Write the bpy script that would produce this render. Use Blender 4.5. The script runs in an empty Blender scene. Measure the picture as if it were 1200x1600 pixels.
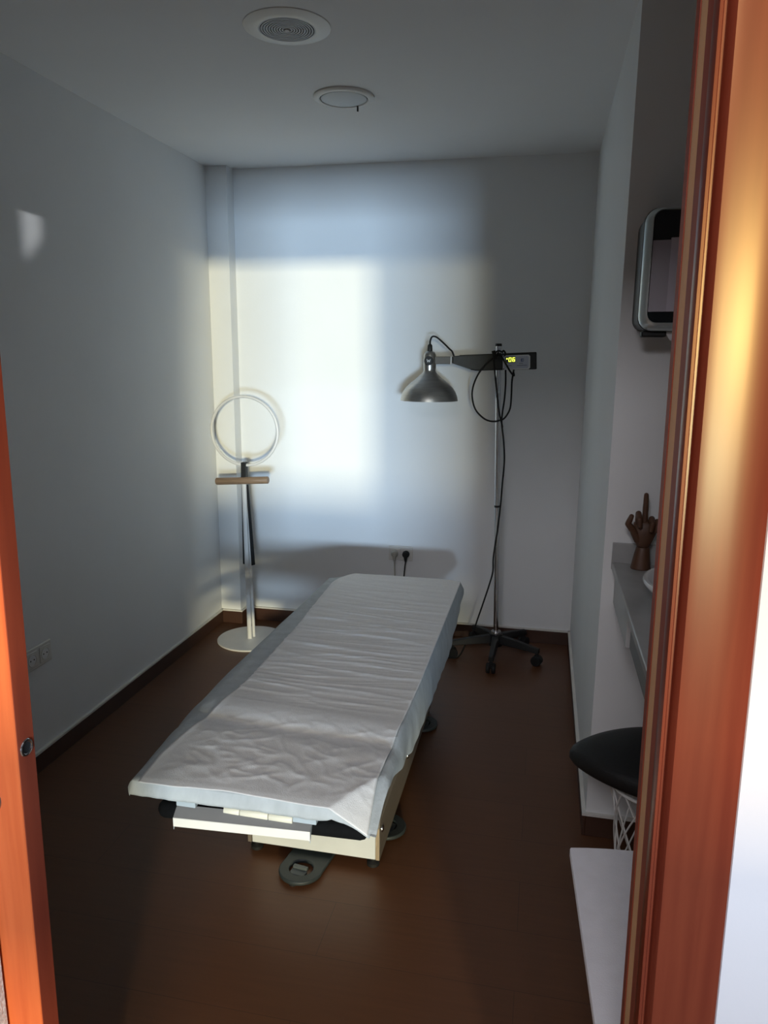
import bpy, bmesh, math, random
from mathutils import Vector, Matrix, noise
random.seed(7)
SC = bpy.context.scene
COL = SC.collection
PI = math.pi

# ------------------------------------------------------------------ camera
F_PX, PITCH, YAW, ROLL, CAM_H = 1164.79, 0.2066, -0.2086, 0.0074, 1.5
def cam_axes(p, y, r):
    f = Vector((math.sin(y)*math.cos(p), math.cos(y)*math.cos(p), -math.sin(p)))
    rt = Vector((math.cos(y), -math.sin(y), 0)); up = rt.cross(f)
    return rt*math.cos(r)+up*math.sin(r), -rt*math.sin(r)+up*math.cos(r), f
RT, UP, FW = cam_axes(PITCH, YAW, ROLL)
cam = bpy.data.cameras.new('camera'); cam.sensor_width = 36; cam.lens = F_PX/1600*36
cam.clip_start = 0.05
cam_o = bpy.data.objects.new('camera', cam); COL.objects.link(cam_o)
m = Matrix((RT, UP, -FW)).transposed().to_4x4(); m.translation = (0, 0, CAM_H)
cam_o.matrix_world = m
SC.camera = cam_o

# ------------------------------------------------------------------ colour management, world, lights
vs = SC.view_settings
vs.view_transform = 'Standard'; vs.look = 'None'; vs.gamma = 1; vs.use_curve_mapping = False
vs.exposure = 0.0
w = bpy.data.worlds.new('world'); SC.world = w; w.use_nodes = True
w.node_tree.nodes['Background'].inputs[0].default_value = (0.55, 0.7, 1.0, 1)
w.node_tree.nodes['Background'].inputs[1].default_value = 0.35
def area_light(name, loc, target, sx, sy, power, col):
    l = bpy.data.lights.new(name, 'AREA'); l.shape = 'RECTANGLE'; l.size = sx; l.size_y = sy
    l.energy = power; l.color = col
    o = bpy.data.objects.new(name, l); COL.objects.link(o); o.location = loc
    d = Vector(target)-Vector(loc); o.rotation_euler = d.to_track_quat('-Z', 'Y').to_euler()
    return o
# daylight that comes in from the street: sunlit facade, a weaker warm source and blue shade, all through the shop window
area_light('sunlit_facade_light', (5.1, -14.0, 2.2), (-0.28, 0.85, 1.5), 0.8, 0.42, 2080, (1.0, 0.91, 0.59))
area_light('second_patch_light', (2.38, -14.0, 2.2), (-0.28, 0.85, 1.5), 0.8, 0.42, 440, (1.0, 0.91, 0.60))  # weaker second source, split off to widen the wall patch
area_light('blue_shade_light', (3.2, -12.0, 0.5), (-0.3, 0.85, 1.4), 2.4, 1.7, 3100, (0.56, 0.77, 1.0))
# unseen fill light added in the hall to lift the couch and the room
area_light('hall_fill_light', (-0.3, -1.3, 2.8), (-0.5, 1.4, 0.5), 0.9, 0.9, 52, (0.97, 0.95, 1.0))
# sun glint shaped by an unseen aperture plate added in the hall's side wall, a patch high on the left wall
GS = Vector((6.0, -5.82, 2.17))
sp = bpy.data.lights.new('glint_light', 'SPOT'); sp.spot_size = 0.06; sp.spot_blend = 0.2
sp.energy = 1900; sp.shadow_soft_size = 0.02; sp.color = (0.95, 0.97, 1.0)
so = bpy.data.objects.new('glint_light', sp); COL.objects.link(so); so.location = GS
so.rotation_euler = (Vector((-1.743, 2.384, 1.9))-GS).to_track_quat('-Z', 'Y').to_euler()

# ------------------------------------------------------------------ materials
def mat(name, col, rough=0.5, metal=0.0, var=0.0, vscale=8.0, stretch=(1, 1, 1), bump=0.0, bscale=60.0,
        coat=0.0, emit=None, estr=0.0, col2=None, spec=0.5, detail=4.0, trans=0.0):
    m = bpy.data.materials.new(name); m.use_nodes = True
    nt = m.node_tree; b = nt.nodes['Principled BSDF']
    b.inputs['Base Color'].default_value = (*col, 1); b.inputs['Roughness'].default_value = rough
    b.inputs['Metallic'].default_value = metal; b.inputs['Coat Weight'].default_value = coat
    b.inputs['Coat Roughness'].default_value = 0.28; b.inputs['Specular IOR Level'].default_value = spec
    b.inputs['Transmission Weight'].default_value = trans
    tc = nt.nodes.new('ShaderNodeTexCoord'); mp = nt.nodes.new('ShaderNodeMapping')
    mp.inputs['Scale'].default_value = stretch; nt.links.new(tc.outputs['Object'], mp.inputs[0])
    n = nt.nodes.new('ShaderNodeTexNoise'); n.inputs['Scale'].default_value = vscale; n.inputs['Detail'].default_value = detail
    nt.links.new(mp.outputs[0], n.inputs[0])
    c2 = col2 or tuple(min(1, c*(1+var)) for c in col); c1 = col if col2 else tuple(c*(1-var) for c in col)
    r = nt.nodes.new('ShaderNodeValToRGB')
    r.color_ramp.elements[0].position = 0.3; r.color_ramp.elements[1].position = 0.7
    r.color_ramp.elements[0].color = (*c1, 1); r.color_ramp.elements[1].color = (*c2, 1)
    nt.links.new(n.outputs['Fac'], r.inputs[0]); nt.links.new(r.outputs[0], b.inputs['Base Color'])
    if bump:
        n2 = nt.nodes.new('ShaderNodeTexNoise'); n2.inputs['Scale'].default_value = bscale; n2.inputs['Detail'].default_value = 3
        nt.links.new(mp.outputs[0], n2.inputs[0])
        bp = nt.nodes.new('ShaderNodeBump'); bp.inputs['Strength'].default_value = bump; bp.inputs['Distance'].default_value = 0.002
        nt.links.new(n2.outputs['Fac'], bp.inputs['Height']); nt.links.new(bp.outputs[0], b.inputs['Normal'])
    if emit:
        b.inputs['Emission Color'].default_value = (*emit, 1); b.inputs['Emission Strength'].default_value = estr
    return m

M = {}
M['wall'] = mat('wall_paint', (0.79, 0.80, 0.805), 0.85, var=0.015, vscale=3, bump=0.15, bscale=90)
M['ceil'] = mat('ceiling_paint', (0.79, 0.80, 0.81), 0.9, var=0.015, vscale=2)
M['hall'] = mat('hall_paint', (0.51, 0.44, 0.415), 0.85, var=0.01, vscale=3, bump=0.1, bscale=120)
M['halldark'] = mat('hall_grey_paint', (0.30, 0.29, 0.30), 0.85, var=0.02, vscale=3)
M['stucco'] = mat('rough_plaster', (0.62, 0.60, 0.58), 0.9, var=0.25, vscale=160, bump=0.8, bscale=220)
M['tile'] = mat('skirting_tile', (0.058, 0.025, 0.015), 0.4, var=0.12, vscale=6)
M['sealant'] = mat('white_sealant', (0.68, 0.66, 0.62), 0.7, var=0.05, vscale=20)
M['wood'] = mat('varnished_beech', (0.105, 0.015, 0.008), 0.29, var=0.0, vscale=5, stretch=(14, 14, 0.7), col2=(0.135, 0.023, 0.011), spec=0.42)
M['wood'].node_tree.nodes['Principled BSDF'].inputs['Specular Tint'].default_value = (1.0, 0.70, 0.30, 1)
M['leaf'] = mat('varnished_leaf_lit', (0.48, 0.085, 0.022), 0.45, var=0.0, vscale=5, stretch=(14, 14, 0.7), col2=(0.58, 0.12, 0.032), coat=0.0, spec=0.2)  # same wood as the casing, made lighter for the stronger light on it
M['edge_shade'] = mat('shaded_edge_wood', (0.21, 0.036, 0.018), 0.55, var=0.0, vscale=4, stretch=(10, 10, 0.8), col2=(0.27, 0.05, 0.023), spec=0.2)  # the leaf's own wood, darkened for the shade on its edge
M['dark_wood'] = mat('dark_red_wood', (0.26, 0.055, 0.028), 0.6, var=0.15, vscale=4, stretch=(10, 10, 0.8), spec=0.15)
M['seal'] = mat('tan_rubber_seal', (0.66, 0.38, 0.20), 0.7, var=0.06, vscale=10, spec=0.15)
M['steel'] = mat('brushed_steel', (0.42, 0.42, 0.43), 0.3, metal=1.0, var=0.08, vscale=40, stretch=(1, 1, 6))
M['shade'] = mat('spun_aluminium', (0.40, 0.39, 0.37), 0.34, metal=1.0, var=0.1, vscale=14, stretch=(1, 1, 10))
M['yoke'] = mat('grey_brown_bracket', (0.13, 0.12, 0.105), 0.5, var=0.1, vscale=20)
M['chrome'] = mat('chrome', (0.62, 0.62, 0.63), 0.13, metal=1.0, var=0.03)
M['black'] = mat('black_plastic', (0.005, 0.0055, 0.006), 0.55, var=0.15, vscale=20)
M['blackarm'] = mat('black_powder_coat', (0.022, 0.025, 0.026), 0.5, var=0.15, vscale=60, bump=0.2, bscale=300)
M['rubber'] = mat('black_rubber', (0.005, 0.005, 0.0055), 0.75, var=0.2, vscale=30)
M['foam'] = mat('black_foam', (0.0035, 0.004, 0.005), 0.9, spec=0.15, var=0.2, vscale=90, bump=0.4, bscale=250)
M['leather'] = mat('black_leather', (0.003, 0.003, 0.0035), 0.6, var=0.2, vscale=50, bump=0.3, bscale=180)
M['white'] = mat('white_metal', (0.72, 0.71, 0.69), 0.4, var=0.03, vscale=12)
M['plate'] = mat('white_plastic', (0.70, 0.69, 0.66), 0.4, var=0.02, vscale=12)
M['lam'] = mat('white_laminate', (0.68, 0.71, 0.74), 0.4, var=0.05, vscale=9)
M['birch'] = mat('pale_plywood_side', (0.165, 0.138, 0.115), 0.5, var=0.08, vscale=5, stretch=(2, 1, 14))
M['ply'] = mat('plywood_edge', (0.36, 0.28, 0.19), 0.6, var=0.25, vscale=30, stretch=(12, 1, 1))
M['greymetal'] = mat('grey_lacquer', (0.44, 0.47, 0.50), 0.45, var=0.04, vscale=8)
M['footgrey'] = mat('dark_grey_lacquer', (0.026, 0.034, 0.037), 0.5, var=0.12, vscale=25)
M['traygrey'] = mat('grey_tray_metal', (0.17, 0.17, 0.18), 0.5, var=0.05, vscale=20)
M['bracket'] = mat('blue_grey_plastic', (0.42, 0.49, 0.56), 0.5, var=0.05, vscale=20)
M['cream'] = mat('cream_plastic', (0.72, 0.70, 0.60), 0.5, var=0.04, vscale=20)
M['vinyl'] = mat('white_vinyl', (0.62, 0.63, 0.64), 0.5, var=0.03, vscale=10)
M['paper'] = mat('couch_paper', (0.80, 0.78, 0.765), 0.9, var=0.03, vscale=90, bump=0.35, bscale=420)
M['nonwoven'] = mat('nonwoven_sheet', (0.47, 0.50, 0.515), 0.9, var=0.10, vscale=28, bump=0.5, bscale=120, stretch=(1, 1, 0.5))
M['oak'] = mat('oak_bar', (0.26, 0.17, 0.105), 0.5, var=0.2, vscale=12, stretch=(1, 12, 12))
M['handwood'] = mat('mannequin_wood', (0.095, 0.042, 0.022), 0.5, var=0.2, vscale=40, stretch=(1, 1, 0.25))
M['quartz'] = mat('grey_quartz', (0.36, 0.36, 0.355), 0.3, var=0.10, vscale=14, detail=8)
M['apron'] = mat('white_apron', (0.50, 0.50, 0.50), 0.6, var=0.03, vscale=5)
M['apron_shade'] = mat('shaded_apron_recess', (0.20, 0.205, 0.205), 0.5, var=0.04, vscale=5)  # grey holds the shade of the recess under the counter edge
M['ceramic'] = mat('white_ceramic', (0.75, 0.75, 0.75), 0.12, var=0.01)
M['desk'] = mat('white_board', (0.84, 0.82, 0.86), 0.75, var=0.03, vscale=30, bump=0.3, bscale=400)
M['grille'] = mat('grey_grille', (0.46, 0.47, 0.50), 0.5, var=0.03, vscale=10)
M['grille_dark'] = mat('grille_recess', (0.10, 0.10, 0.11), 0.7, var=0.03, vscale=10)
M['frost'] = mat('frosted_diffuser', (0.55, 0.58, 0.60), 0.5, var=0.02, vscale=10)
M['smoke'] = mat('smoked_plastic', (0.008, 0.012, 0.014), 0.12, var=0.1, vscale=5)
M['smokelight'] = mat('smoked_silver_plastic', (0.40, 0.37, 0.43), 0.35, var=0.05, vscale=3)
M['silver'] = mat('silver_plastic_bezel', (0.55, 0.60, 0.60), 0.3, metal=0.6, var=0.05, vscale=5)
M['panel'] = mat('grey_blue_panel', (0.55, 0.58, 0.66), 0.45, var=0.02, vscale=10)
M['panelrim'] = mat('light_grey_rim', (0.80, 0.81, 0.82), 0.45, var=0.02, vscale=10)
M['blue'] = mat('blue_print', (0.03, 0.06, 0.22), 0.5, var=0.05)
M['ink'] = mat('dark_print', (0.06, 0.07, 0.12), 0.5, var=0.05)
M['led'] = mat('yellow_led', (0.3, 0.3, 0.02), 0.5, emit=(0.85, 1.0, 0.10), estr=2.2)
M['tissue'] = mat('white_tissue', (0.75, 0.74, 0.75), 0.9, var=0.03, vscale=40)

def floor_mat(name, c1, c2, cm):
    m = bpy.data.materials.new(name); m.use_nodes = True; nt = m.node_tree; b = nt.nodes['Principled BSDF']
    tc = nt.nodes.new('ShaderNodeTexCoord'); br = nt.nodes.new('ShaderNodeTexBrick')
    br.inputs['Scale'].default_value = 1.0; br.inputs['Brick Width'].default_value = 1.25; br.inputs['Row Height'].default_value = 0.195
    br.inputs['Mortar Size'].default_value = 0.0012; br.offset = 0.4
    br.inputs['Color1'].default_value = (*c1, 1); br.inputs['Color2'].default_value = (*c2, 1); br.inputs['Mortar'].default_value = (*cm, 1)
    nt.links.new(tc.outputs['Object'], br.inputs['Vector'])
    mp = nt.nodes.new('ShaderNodeMapping'); mp.inputs['Scale'].default_value = (1.2, 22, 1); nt.links.new(tc.outputs['Object'], mp.inputs[0])
    n = nt.nodes.new('ShaderNodeTexNoise'); n.inputs['Scale'].default_value = 3.5; n.inputs['Detail'].default_value = 6
    nt.links.new(mp.outputs[0], n.inputs[0])
    mr = nt.nodes.new('ShaderNodeMapRange'); mr.inputs['To Min'].default_value = 0.82; mr.inputs['To Max'].default_value = 1.18
    nt.links.new(n.outputs['Fac'], mr.inputs[0])
    mx = nt.nodes.new('ShaderNodeMix'); mx.data_type = 'RGBA'; mx.blend_type = 'MULTIPLY'; mx.inputs['Factor'].default_value = 1
    nt.links.new(br.outputs['Color'], mx.inputs['A']); nt.links.new(mr.outputs[0], mx.inputs['B'])
    nt.links.new(mx.outputs['Result'], b.inputs['Base Color'])
    b.inputs['Roughness'].default_value = 0.42
    return m
M['floor'] = floor_mat('laminate_floor', (0.110, 0.044, 0.019), (0.119, 0.048, 0.021), (0.075, 0.03, 0.015))
M['hallfloor'] = floor_mat('hall_floor', (0.30, 0.22, 0.17), (0.32, 0.24, 0.18), (0.2, 0.15, 0.1))

# ------------------------------------------------------------------ builders
class MB:
    def __init__(s): s.bm = bmesh.new()
    def verts(s, vs): return [s.bm.verts.new(v) for v in vs]
    def face(s, vl):
        try: return s.bm.faces.new(vl)
        except ValueError: return None
    def box(s, lo, hi, mtx=None):
        x0, y0, z0 = lo; x1, y1, z1 = hi
        P = [(x0,y0,z0),(x1,y0,z0),(x1,y1,z0),(x0,y1,z0),(x0,y0,z1),(x1,y0,z1),(x1,y1,z1),(x0,y1,z1)]
        if mtx: P = [mtx @ Vector(p) for p in P]
        v = s.verts(P)
        for f in ((3,2,1,0),(4,5,6,7),(0,1,5,4),(1,2,6,5),(2,3,7,6),(3,0,4,7)): s.face([v[i] for i in f])
        return s
    def rings(s, rings, caps=True, closed=False):
        R = [s.verts(r) for r in rings]; n = len(R[0])
        for a, b in zip(R, R[1:]):
            for i in range(n): s.face([a[i], a[(i+1)%n], b[(i+1)%n], b[i]])
        if closed:
            a, b = R[-1], R[0]
            for i in range(n): s.face([a[i], a[(i+1)%n], b[(i+1)%n], b[i]])
        elif caps:
            s.face(list(reversed(R[0]))); s.face(R[-1])
        return s
    def lathe(s, prof, origin=(0,0,0), axis='Z', seg=40, mtx=None, close=False):
        o = Vector(origin); rings = []
        for r, z in prof:
            r = max(r, 1e-5); ring = []
            for i in range(seg):
                a = 2*PI*i/seg; c, q = r*math.cos(a), r*math.sin(a)
                p = Vector((c, q, z)) if axis == 'Z' else (Vector((c, -z, q)) if axis == 'Y' else Vector((z, c, q)))
                ring.append((mtx @ p if mtx else p)+o)
            rings.append(ring)
        return s.rings(rings, closed=close)
    def tube(s, pts, rad, seg=12, closed=False, flat=None):
        pts = [Vector(p) for p in pts]; n = len(pts); rings = []
        prev = None
        for i, p in enumerate(pts):
            if closed: t = pts[(i+1)%n]-pts[i-1]
            else: t = pts[min(i+1,n-1)]-pts[max(i-1,0)]
            t.normalize()
            if prev is None:
                ref = Vector((0,0,1)) if abs(t.z) < 0.9 else Vector((1,0,0))
                u = t.cross(ref).normalized()
            else:
                u = (prev-t*prev.dot(t))
                u = u.normalized() if u.length > 1e-6 else t.orthogonal().normalized()
            prev = u; v = t.cross(u)
            r = rad[i] if isinstance(rad, (list, tuple)) else rad
            rings.append([p+u*(r*math.cos(2*PI*k/seg))+v*(r*math.sin(2*PI*k/seg)) for k in range(seg)])
        return s.rings(rings, closed=closed)
    def prism(s, poly, vec):
        vec = Vector(vec); a = s.verts(poly); b = s.verts([Vector(p)+vec for p in poly]); n = len(a)
        s.face(list(reversed(a))); s.face(b)
        for i in range(n): s.face([a[i], a[(i+1)%n], b[(i+1)%n], b[i]])
        return s
    def sphere(s, c, r, seg=16, rn=10, sc=(1,1,1)):
        prof = [(r*math.sin(PI*i/rn), -r*math.cos(PI*i/rn)) for i in range(rn+1)]
        rings = [[Vector((q*math.cos(2*PI*k/seg)*sc[0], q*math.sin(2*PI*k/seg)*sc[1], z*sc[2]))+Vector(c) for k in range(seg)] for q, z in [(max(a,1e-5), b) for a, b in prof]]
        return s.rings(rings)
    def build(s, name, material, parent=None, smooth=True, bevel=0.0, angle=35, seg=2):
        bmesh.ops.remove_doubles(s.bm, verts=s.bm.verts, dist=1e-6)
        bmesh.ops.recalc_face_normals(s.bm, faces=s.bm.faces)
        me = bpy.data.meshes.new(name); s.bm.to_mesh(me); s.bm.free()
        if smooth:
            for p in me.polygons: p.use_smooth = True
            me.set_sharp_from_angle(angle=math.radians(angle))
        me.materials.append(material)
        o = bpy.data.objects.new(name, me); COL.objects.link(o)
        if bevel:
            b = o.modifiers.new('bevel', 'BEVEL'); b.width = bevel; b.segments = seg; b.limit_method = 'ANGLE'; b.angle_limit = math.radians(40)
        if parent:
            o.parent = parent; o.matrix_parent_inverse = Matrix.Translation(parent.location).inverted() if parent.parent is None else Matrix.Identity(4)
        return o
def catmull(P, n=8):
    P = [Vector(p) for p in P]; out = []
    for i in range(len(P)-1):
        a = P[max(i-1,0)]; b = P[i]; c = P[i+1]; d = P[min(i+2,len(P)-1)]
        for k in range(n):
            t = k/n
            out.append(0.5*((2*b)+(c-a)*t+(2*a-5*b+4*c-d)*t*t+(3*b-a-3*c+d)*t**3))
    out.append(P[-1]); return out
def thing(name, loc, label, cat, group=None):
    o = bpy.data.objects.new(name, None); COL.objects.link(o); o.location = loc; o.empty_display_size = 0.05
    return tag(o, label, cat, group)
def tag(o, label, cat, group=None):
    o['label'] = label; o['category'] = cat
    if group: o['group'] = group
    return o
def struct(o):
    o['kind'] = 'structure'; return o
def sub(o, parent):               # make o a sub-part of a part (both already in world space)
    o.parent = parent; o.matrix_parent_inverse = Matrix.Translation(parent.parent.location).inverted() @ Matrix.Identity(4) if False else Matrix.Identity(4)
    return o
def smooth01(t): t = max(0, min(1, t)); return t*t*(3-2*t)
def interp(x, T):
    if x <= T[0][0]: return T[0][1]
    for (a, b), (c, d) in zip(T, T[1:]):
        if x <= c: return b+(d-b)*(x-a)/(c-a)
    return T[-1][1]

# ------------------------------------------------------------------ the room
XL, XR, YB, YA, YP, XP, ZC = -1.743, 0.195, 3.864, 2.224, 3.781, -1.628, 2.434
Y0, Y1 = 0.80, 0.91             # the wall with the doorway
XA = 1.15                       # far side of the alcove
T = 0.10
def wall(name, lo, hi, m='wall'): return struct(MB().box(lo, hi).build(name, M[m], smooth=False))
wall('floor', (XL-T, Y1, -0.08), (XA+T, YB+T, 0), 'floor')
wall('floor_hall', (-2.6, -3.6, -0.08), (2.7, Y1, 0), 'hallfloor')
wall('ceiling', (XL-T, Y1, ZC), (XA+T, YB+T, ZC+0.1), 'ceil')
wall('wall_left', (XL-T, Y1, 0), (XL, YB+T, ZC))
wall('wall_back', (XL, YB, 0), (XR+T, YB+T, ZC))
wall('wall_pilaster', (XL, YP, 0), (XP, YB, ZC))
wall('wall_right', (XR, YA, 0), (XR+T, YB, ZC))
wall('wall_alcove', (XR+T, YA, 0), (XA+T, YA+T, ZC))
wall('wall_alcove_right', (XA, Y1, 0), (XA+T, YA, ZC))
# wall with the doorway, seen from the hall
wd = MB(); wd.box((0.172, Y0, 0), (2.6, Y1, 2.9)); wd.box((-0.70, Y0, 2.02), (0.172, Y1, 2.9)); 
wd.build('wall_door_side', M['hall'], smooth=False); struct(bpy.data.objects['wall_door_side'])
wl = MB(); wl.box((-2.6, Y0, 0), (-0.766, 0.828, 2.9)); wl.box((-2.6, 0.88, 0), (-0.766, Y1, 2.9)); wl.box((-0.766, Y0, 2.02), (-0.70, Y1, 2.9))
struct(wl.build('wall_pocket_side', M['stucco'], smooth=False))
# hall behind the photographer
wall('wall_hall_left', (-2.7, -3.6, 0), (-2.6, Y0, 2.9), 'halldark')
wr = MB()
for lo, hi in (((2.6,-3.6,0),(2.7,-2.4,2.9)), ((2.6,-2.05,0),(2.7,Y0,2.9)), ((2.6,-2.4,0),(2.7,-2.05,1.85)), ((2.6,-2.4,2.25),(2.7,-2.05,2.9))): wr.box(lo, hi)
struct(wr.build('wall_hall_right', M['hall'], smooth=False))
hole = []
for yy, zz in ((2.335,1.980),(2.433,1.982),(2.433,1.895),(2.335,1.808)):
    p = Vector((XL, yy, zz)); k = (2.602-GS.x)/(p.x-GS.x); hole.append(GS+(p-GS)*k)
outer = [Vector((2.602,-2.05,2.25)), Vector((2.602,-2.4,2.25)), Vector((2.602,-2.4,1.85)), Vector((2.602,-2.05,1.85))]
ob_ = sorted(hole, key=lambda p: (p.y, p.z)); 
def nearest(q): return min(hole, key=lambda p: (p-q).length)
hp = MB(); hv = hp.verts(hole); ov = hp.verts([min(outer, key=lambda q: (q-(Vector((2.602,-2.225,2.05))+(h-sum(hole, Vector())/4)*6)).length) for h in hole])
for a in range(4): hp.face([hv[a], hv[(a+1)%4], ov[(a+1)%4], ov[a]])
struct(hp.build('glint_aperture_plate', M['hall'], smooth=False))  # added plate, its hole cut to shape the glint on the left wall
wall('ceiling_hall', (-2.7, -3.6, 2.9), (2.7, Y1, 3.0), 'hall')
we = MB()
for lo, hi in (((-2.6,-3.6,0),(-0.25,-3.5,2.9)), ((-0.25,-3.6,0),(2.0,-3.5,0.52)), ((-0.25,-3.56,1.05),(2.0,-3.5,1.36)), ((-0.25,-3.6,2.75),(2.0,-3.5,2.9)), ((2.0,-3.6,0),(2.6,-3.5,2.9))):  # rail and raised sill added to cut daylight low on the back wall
    we.box(lo, hi)
struct(we.build('wall_street_side', M['hall'], smooth=False))

# skirting tiles and the sealant bead over them
ZB = 0.0776
def base(name, pts_lo, pts_hi):
    struct(MB().box((*pts_lo, 0), (*pts_hi, ZB-0.004)).build(name, M['tile'], smooth=False, bevel=0.0015))
base('baseboard_left', (XL, Y1), (XL+0.009, YP-0.009))
base('baseboard_pilaster', (XL, YP-0.009), (XP+0.009, YP))
base('baseboard_pilaster_return', (XP, YP), (XP+0.009, YB-0.009))
base('baseboard_back', (XP, YB-0.009), (XR-0.009, YB))
base('baseboard_right', (XR-0.009, YA-0.009), (XR, YB))
base('baseboard_alcove', (XR, YA-0.009), (XA, YA))
sb = MB()
for lo, hi in (((XL,Y1),(XL+0.012,YP)), ((XL,YP-0.012),(XP+0.012,YP)), ((XP,YP),(XP+0.012,YB)), ((XP,YB-0.012),(XR,YB)), ((XR-0.012,YA-0.012),(XR,YB)), ((XR,YA-0.012),(XA,YA))):
    sb.box((*lo, ZB-0.006), (*hi, ZB+0.002))
struct(sb.build('trim_1', M['sealant'], smooth=False))

# ------------------------------------------------------------------ door opening: right casing and reveal, left sliding leaf
def lean(prof, z0, z1, k, zr=1.2):
    """A vertical moulding: plan profile (x, y) swept from z0 to z1, out of plumb by k."""
    return [[Vector((x+k*(z-zr), y, z)) for x, y in prof] for z in (z0, z1)]
KR = -0.009
prof = [(0.1400,0.812),(0.1402,0.801),(0.1425,0.7955),(0.1455,0.796),(0.1472,0.8005),(0.1495,0.8005),(0.1515,0.7925),(0.156,0.7865),(0.165,0.7858),(0.190,0.7872),(0.219,0.7894),(0.2255,0.7925),(0.2290,0.7995),(0.2290,0.80),(0.160,0.80),(0.160,0.812)]
c = MB(); c.rings(lean(prof, 0, 2.07, KR)); struct(c.build('trim_2', M['wood'], angle=28))
c = MB(); c.rings(lean([(0.1405,0.812),(0.172,0.812),(0.172,0.915),(0.1405,0.915),(0.1400,0.888),(0.148,0.888),(0.148,0.845),(0.1405,0.845)], 0, 2.02, KR))
struct(c.build('trim_3', M['dark_wood'], angle=28))
c = MB(); c.rings(lean([(0.1412,0.8465),(0.1478,0.8465),(0.1478,0.8865),(0.1412,0.8865),(0.1402,0.8665)], 0, 2.02, KR))
struct(c.build('trim_4', M['seal'], angle=60))
struct(MB().box((-0.70, 0.787, 2.005), (0.235, 0.80, 2.09)).build('trim_5', M['wood'], bevel=0.004))
struct(MB().box((-0.70, 0.80, 2.01), (0.14, 0.915, 2.02)).build('trim_6', M['dark_wood']))
KL = 0.010
door = bpy.data.objects.new('door_1', None); COL.objects.link(door); door.location = (-0.95, 0.853, 0); struct(door)
c = MB(); c.rings(lean([(-1.45,0.8345),(-0.7045,0.8345),(-0.7030,0.836),(-0.7030,0.8715),(-0.7045,0.873),(-1.45,0.873)], 0.012, 2.005, KL))
leaf = c.build('door_leaf', M['leaf'], door, angle=28)
c = MB(); c.rings(lean([(-0.7045,0.8366),(-0.7026,0.8370),(-0.7024,0.8384),(-0.7024,0.8706),(-0.7045,0.8724)], 0.012, 2.005, KL)); es = c.build('edge_shade_strip', M['edge_shade'], door, angle=28); es['label'] = 'door edge strip with its shade in the colour'  # thin strip added over the leaf's edge to hold its shade
# finger pull let into the door's edge
zr_ = 0.944; xe = -0.7020+KL*(zr_-1.2)
pull = MB().lathe([(0.0085,-0.004),(0.0085,0.0008),(0.0098,0.0016),(0.0122,0.0014),(0.0132,0.0),(0.0132,-0.004)], (xe, 0.8535, zr_), axis='X', seg=32, close=True).build('edge_pull', M['chrome'], door)
pin = MB().lathe([(0.0086,-0.003),(0.0086,0.0001)], (xe, 0.8535, zr_), axis='X', seg=32).build('pull_recess', M['rubber'], door)
fp = MB().lathe([(0.021,0),(0.022,0.002),(0.024,0.003),(0.027,0.002),(0.028,0)], (-0.7680, 0.8345, 0.865), axis='Y', seg=32, close=True).build('flush_handle', M['steel'], door)
kp = MB().box((-0.7045, 0.833, 1.302), (-0.7015, 0.838, 1.332)).build('latch_slot', M['rubber'], door)
for part_o, lab in ((pull, 'round chrome finger pull'), (fp, 'round steel flush handle')): part_o['label'] = lab

# ------------------------------------------------------------------ ceiling: air diffuser and downlight
dl = thing('ceiling_air_vent', (-0.785, 2.297, ZC), 'large round white ceiling air vent with concentric grey rings, nearest the door', 'air vent')
MB().lathe([(0.128,0.0),(0.127,-0.002),(0.120,-0.004),(0.100,-0.007),(0.088,-0.0095),(0.083,-0.0085),(0.082,0.0)], (-0.785,2.297,ZC), seg=64, close=True).build('vent_rim', M['plate'], dl)
MB().lathe([(0.0,-0.001),(0.0825,-0.001),(0.0825,-0.0025),(0.0,-0.0025)], (-0.785,2.297,ZC), seg=48).build('backing_disc', M['grille_dark'], dl)
g = MB()
for k in range(10):
    r0 = 0.010+k*0.0075
    g.lathe([(r0,-0.003),(r0+0.0042,-0.003),(r0+0.0062,-0.009),(r0+0.0020,-0.009)], (-0.785,2.297,ZC), seg=56, close=True)
g.lathe([(0.0,-0.0025),(0.008,-0.0025),(0.007,-0.011),(0.0,-0.012)], (-0.785,2.297,ZC), seg=32)
g.build('grille_rings', M['grille'], dl)
dn = thing('ceiling_downlight', (-0.778, 2.906, ZC), 'small round recessed ceiling downlight, unlit, with a hanging black clip', 'ceiling light')
oc = (-0.778, 2.906, ZC)
MB().lathe([(0.113,0.0),(0.113,-0.005),(0.108,-0.009),(0.092,-0.011),(0.089,-0.009),(0.088,0.0)], oc, seg=64, close=True).build('trim_ring', M['plate'], dn)
MB().lathe([(0.0,-0.0005),(0.088,-0.0005),(0.088,-0.003),(0.0,-0.003)], oc, seg=48).build('shadow_gap', M['black'], dn)
MB().lathe([(0.0,-0.003),(0.0845,-0.003),(0.0845,-0.009),(0.080,-0.011),(0.0,-0.012)], oc, seg=64).build('diffuser', M['frost'], dn)
MB().tube(catmull([(-0.7455,2.984,ZC-0.010),(-0.7445,2.983,ZC-0.018),(-0.7445,2.983,ZC-0.030)],4), 0.0034, seg=10).build('clip', M['black'], dn)

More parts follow.
